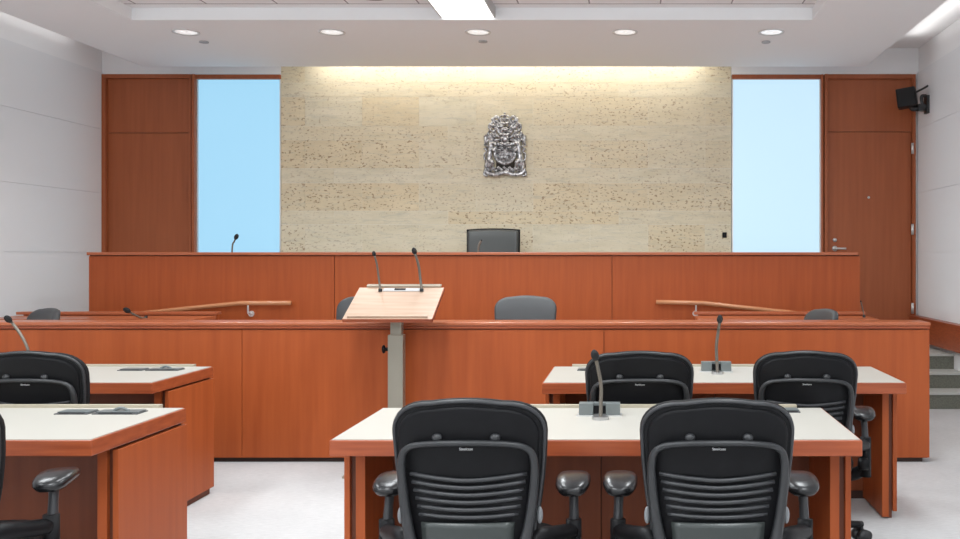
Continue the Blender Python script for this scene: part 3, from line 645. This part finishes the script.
def make_chair(label, loc, rz):
    T = empty('office_chair', loc, label, 'chair', 'black office chairs', rz)
    bm = bmesh.new(); pillow(bm, outline(), [(.25, 0, -.018), (.6, 0, -.018), (1, .02, -.018), (1, .007, -.015), (1, 0, -.004), (1, 0, .012), (1, .007, .024), (1, .022, .032), (.6, 0, .034), (.25, 0, .034)])
    obj('back_cushion', bm, FABRIC, T, True)
    rim = bmesh.new(); ol = [(x, z) for x, z in outline(.50, .007)]; k = len(ol)-7
    tube(rim, [(x, yb_(z, min(1, abs(x)/.236), -.016), z) for x, z in ol[:k]], .0062, 8, n=2); obj('back_rim', rim, RIM, T, True)
    bm = bmesh.new(); pillow(bm, outline(.49, .022), [(.25, 0, -.030), (.6, 0, -.030), (1, .012, -.029), (1, .002, -.026), (1, 0, -.018), (1, 0, -.012), (.6, 0, -.012), (.25, 0, -.012)])
    obj('back_shell', bm, BLACKP, T, True)
    fr = bmesh.new(); y = lambda z, x: yb_(z, x/.238, -.050)           # inverted U frame
    half = [(.150, .40), (.150, .50), (.172, .56), (.188, .64), (.199, .74), (.198, .81), (.178, .846), (.12, .862), (.0, .867)]
    F = [(x, y(z, x)+(.05 if z < .45 else 0), z) for x, z in half]; F = F + [(-a, b, c) for a, b, c in F[::-1][1:]]
    tube(fr, F, [.020, .021, .019, .016, .014, .012, .010, .009, .009, .009, .010, .012, .014, .016, .019, .021, .020], 10, n=4); fo = obj('back_frame', fr, GREYP, T, True)
    t_ = bpy.data.curves.new('tagtext', 'FONT'); t_.body = 'Steelcase'; t_.size = .011; t_.align_x = 'CENTER'; t_.extrude = .0006
    to = bpy.data.objects.new('tagtext', t_); C.objects.link(to)
    dg = bpy.context.evaluated_depsgraph_get(); dg.update(); me = bpy.data.meshes.new_from_object(to.evaluated_get(dg)); bpy.data.objects.remove(to)
    me.materials.clear(); me.materials.append(TAG); lt = bpy.data.objects.new('lettering', me); C.objects.link(lt); lt.parent = fo
    lt.location = (0, yb_(.845, 0, -.040), .843); lt.rotation_euler = (R(90-12), 0, 0)
    for s in (-1, 1):
        bm = bmesh.new(); ball(bm, (s*.086, yb_(.880, .36, -.036), .880), .013, (1.25, .9, 1)); obj('back_bolt', bm, GREYP, T, True)
    for k in range(6):
        z = .756-k*.0237; x = .176-k*.0052; sag = .007*(1-k/6); bm = bmesh.new()
        tube(bm, [(-x, yb_(z, -.72, -.030), z+sag), (-x*.5, yb_(z, -.36, -.036), z-sag*.2), (0, yb_(z, 0, -.038), z-sag), (x*.5, yb_(z, .36, -.036), z-sag*.2), (x, yb_(z, .72, -.030), z+sag)], .0065, 8, n=4, flat=1.0)
        obj('back_slat', bm, RIM, T, True)
    bm = bmesh.new(); rows_ = []
    for i in range(9):
        z = .47+.150*i/8; h = .128+.012*i/8; rows_.append([bm.verts.new((h*(-1+2*j/10), yb_(z, h*(-1+2*j/10)/.238, -.042), z)) for j in range(11)])
    for i in range(8):
        for j in range(10): bm.faces.new([rows_[i][j], rows_[i][j+1], rows_[i+1][j+1], rows_[i+1][j]])
    o = obj('lumbar_panel', bm, LUMB, T, True); solid(o, .008, 0, 0)
    for s in (-1, 1):                                                  # side tension knobs
        bm = bmesh.new(); ball(bm, (s*.212, -.225, .63), .012, (.8, 1, 2.2)); obj('tension_knob', bm, METAL if False else mat('knob_grey', (.2, .21, .22), .35), T, True)
    # seat
    bm = bmesh.new(); n = 28; rings = []
    def ring(f, z): return [bm.verts.new((f*.245*math.copysign(abs(math.cos(a))**.55, math.cos(a)), .02+f*.235*math.copysign(abs(math.sin(a))**.55, math.sin(a)), z)) for a in [2*math.pi*k/n for k in range(n)]]
    for f, z in ((.90, .405), (.98, .425), (1.0, .450), (.97, .475), (.85, .487), (.5, .484)): rings.append(ring(f, z))
    for a in range(len(rings)-1):
        for k in range(n): bm.faces.new([rings[a][k], rings[a][(k+1) % n], rings[a+1][(k+1) % n], rings[a+1][k]])
    bm.faces.new(rings[0][::-1]); bm.faces.new(rings[-1]); obj('seat', bm, FABRIC, T, True)
    bm = bmesh.new(); box(bm, -.14, .14, -.17, .15, .355, .405); obj('seat_mechanism', bm, BLACKP, T, bev=.015)
    bm = bmesh.new()                                                   # yoke joining back frame to the mechanism
    for s in (-1, 1):
        tube(bm, [(s*.150, -.235, .52), (s*.155, -.245, .42), (s*.12, -.17, .375), (s*.08, -.08, .375)], [.024, .028, .026, .022], 10)
    obj('back_yoke', bm, GREYP, T, True)
    for s in (-1, 1):
        bm = bmesh.new()
        tube(bm, [(s*.13, .0, .375), (s*.24, -.02, .38), (s*.295, -.04, .41)], [.028, .030, .028], 12); tube(bm, [(s*.302, -.045, .38), (s*.304, -.045, .565)], [.028, .025], 14, False); cyl(bm, (s*.262, -.10, .45), (s*.305, -.10, .45), .028)
        tube(bm, [(s*.165, -.240, .50), (s*.205, -.225, .560), (s*.255, -.14, .545), (s*.298, -.06, .53)], [.022, .026, .028, .026], 10)
        ar = obj('armrest', bm, BLACKP, T, True)
        bm = bmesh.new(); tube(bm, [(s*.305, -.045, .48), (s*.303, -.025, .60), (s*.300, -.01, .66)], [.019, .015, .016], 12); obj('armrest_post', bm, RIM, ar, True)
        bm = bmesh.new(); n = 24; prev = []
        def rg(f, z, g=0): return [bm.verts.new((s*.298+f*.058*math.copysign(abs(math.cos(a))**.7, math.cos(a)), .02+f*.105*math.copysign(abs(math.sin(a))**.75, math.sin(a)), z + (g if abs(math.sin(a)) < 2 else 0) - (.014*max(0, -math.sin(a)) + .006*max(0, math.sin(a)))*f)) for a in [2*math.pi*k/n for k in range(n)]]
        for f, z in ((.55, .652), (.85, .656), (1.0, .672), (.98, .684), (.84, .693), (.45, .696)): prev.append(rg(f, z))
        for a in range(len(prev)-1):
            for k in range(n): bm.faces.new([prev[a][k], prev[a][(k+1) % n], prev[a+1][(k+1) % n], prev[a+1][k]])
        bm.faces.new(prev[0][::-1]); bm.faces.new(prev[-1]); obj('armrest_pad', bm, LEATH, ar, True)
    bm = bmesh.new(); cyl(bm, (0, 0, .09), (0, 0, .24), .032); cyl(bm, (0, 0, .24), (0, 0, .36), .018); obj('gas_column', bm, BLACKP, T, True)
    for k in range(5):
        a = R(90+72*k); c, s_ = math.cos(a), math.sin(a); bm = bmesh.new()
        tube(bm, [(0, 0, .115), (.15*c, .15*s_, .105), (.29*c, .29*s_, .083)], [.030, .022, .016], 10, flat=.9); leg = obj('base_leg', bm, BLACKP, T, True)
        bm = bmesh.new(); cx, cy = .29*c, .29*s_; d = Vector((-s_, c, 0))
        for e in (-1, 1): cyl(bm, Vector((cx, cy, .030))+d*e*.008, Vector((cx, cy, .030))+d*e*.027, .030, 18)
        cyl(bm, (cx, cy, .04), (cx, cy, .085), .008, 8); obj('caster', bm, GREYP, leg, True)
    return T
ch = make_chair('nearest black office chair seen from behind, left one at the nearest right desk', (-.493, 2.985, 0), 0)
CH = [((.2586, 2.985, 0), R(0), 'nearest black office chair seen from behind, right one at the nearest right desk'),
      ((.030, 4.33, 0), R(1), 'black office chair at the second row right desk, left one, behind the tall microphone'),
      ((.803, 4.34, 0), R(-4), 'black office chair at the second row right desk, right one, with armrest and caster showing'),
      ((-2.228, 2.97, 0), R(13), 'black office chair cut by the left picture edge, at the nearest left desk'),
      ((-2.70, 4.33, 0), R(-1), 'black office chair at the second row left desk, back partly cut by the picture edge'),
      ((X(526, 7.38), 7.13, .10), R(180), 'charcoal chair back rising above the barrier, right of the lectern'),
      ((X(366, 7.38)-.07, 7.13, .10), R(165), 'charcoal chair behind the barrier, mostly hidden by the lectern top'),
      ((X(50, 7.35)-.16, 7.12, 0), R(146), 'charcoal chair behind the barrier at the far left, turned sideways'),
      ((X(823, 7.3)-.25, 7.17, 0), R(108), 'charcoal chair behind the barrier at right, seen from the side')]
for loc, rz, L_ in CH:
    c_ = copy_tree(ch, loc, rz, L_, 'black office chairs')
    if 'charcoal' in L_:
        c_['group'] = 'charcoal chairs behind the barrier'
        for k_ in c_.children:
            if k_.name.startswith('back_cushion'): k_.material_slots[0].link = 'OBJECT'; k_.material_slots[0].material = FABRIC_LIT  # black cushion takes the lightened copy, downlight painted into its colour
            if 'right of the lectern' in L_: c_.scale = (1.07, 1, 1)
    if 'tall microphone' in L_: c_.scale = (1.05, 1, 1)
    if 'caster showing' in L_:
        for k_ in c_.children:
            if k_.name.startswith('base_leg'): k_.rotation_euler.z = R(13); k_.scale = (1.32, 1.32, 1)

# judge's chair
J = empty('judge_chair', (X(493.5, 9.7), 9.45, .47), "square black leather judge's chair behind the bench below the coat of arms", 'chair', None, R(180))
def curved(bm, w0, z0, z1, y, dep, nu=12, nz=8, arch=.012):
    g = []
    for i in range(nz+1):
        z = z0+(z1-z0)*i/nz; r_ = []
        for j in range(nu+1): u = -1+2*j/nu; r_.append(bm.verts.new((u*w0*(1-.03*(1-i/nz)), y+dep*u*u-.02*i/nz, z+arch*(1-u*u)*(i/nz))))
        g.append(r_)
    for i in range(nz):
        for j in range(nu): bm.faces.new([g[i][j], g[i][j+1], g[i+1][j+1], g[i+1][j]])
bm = bmesh.new(); curved(bm, .288, .50, 1.235, -.245, .02); o = obj('back_shell', bm, BLACKP, J, True); solid(o, .02, .008, 0)
bm = bmesh.new(); curved(bm, .272, .52, 1.220, -.215, .02); o = obj('back_cushion', bm, LEATHJ, J, True); solid(o, .05, .022, 0)
bx('seat', LEATH, -.26, .26, -.22, .28, .43, .52, J, bev=.03)
for s in (-1, 1):
    bm = bmesh.new(); tube(bm, [(s*.30, -.20, .52), (s*.30, -.18, .70), (s*.30, .0, .72), (s*.30, .2, .70), (s*.30, .2, .45), (s*.2, .1, .43)], .016, 10); obj('armrest', bm, METAL, J, True)
bm = bmesh.new(); cyl(bm, (0, 0, .07), (0, 0, .43), .03); obj('column', bm, METAL, J)
for k in range(5):
    a = R(90+72*k); bm = bmesh.new(); tube(bm, [(0, 0, .10), (.3*math.cos(a), .3*math.sin(a), .07)], [.03, .018], 10, False); ball(bm, (.3*math.cos(a), .3*math.sin(a), .03), .03); obj('base_leg', bm, METAL, J, True)
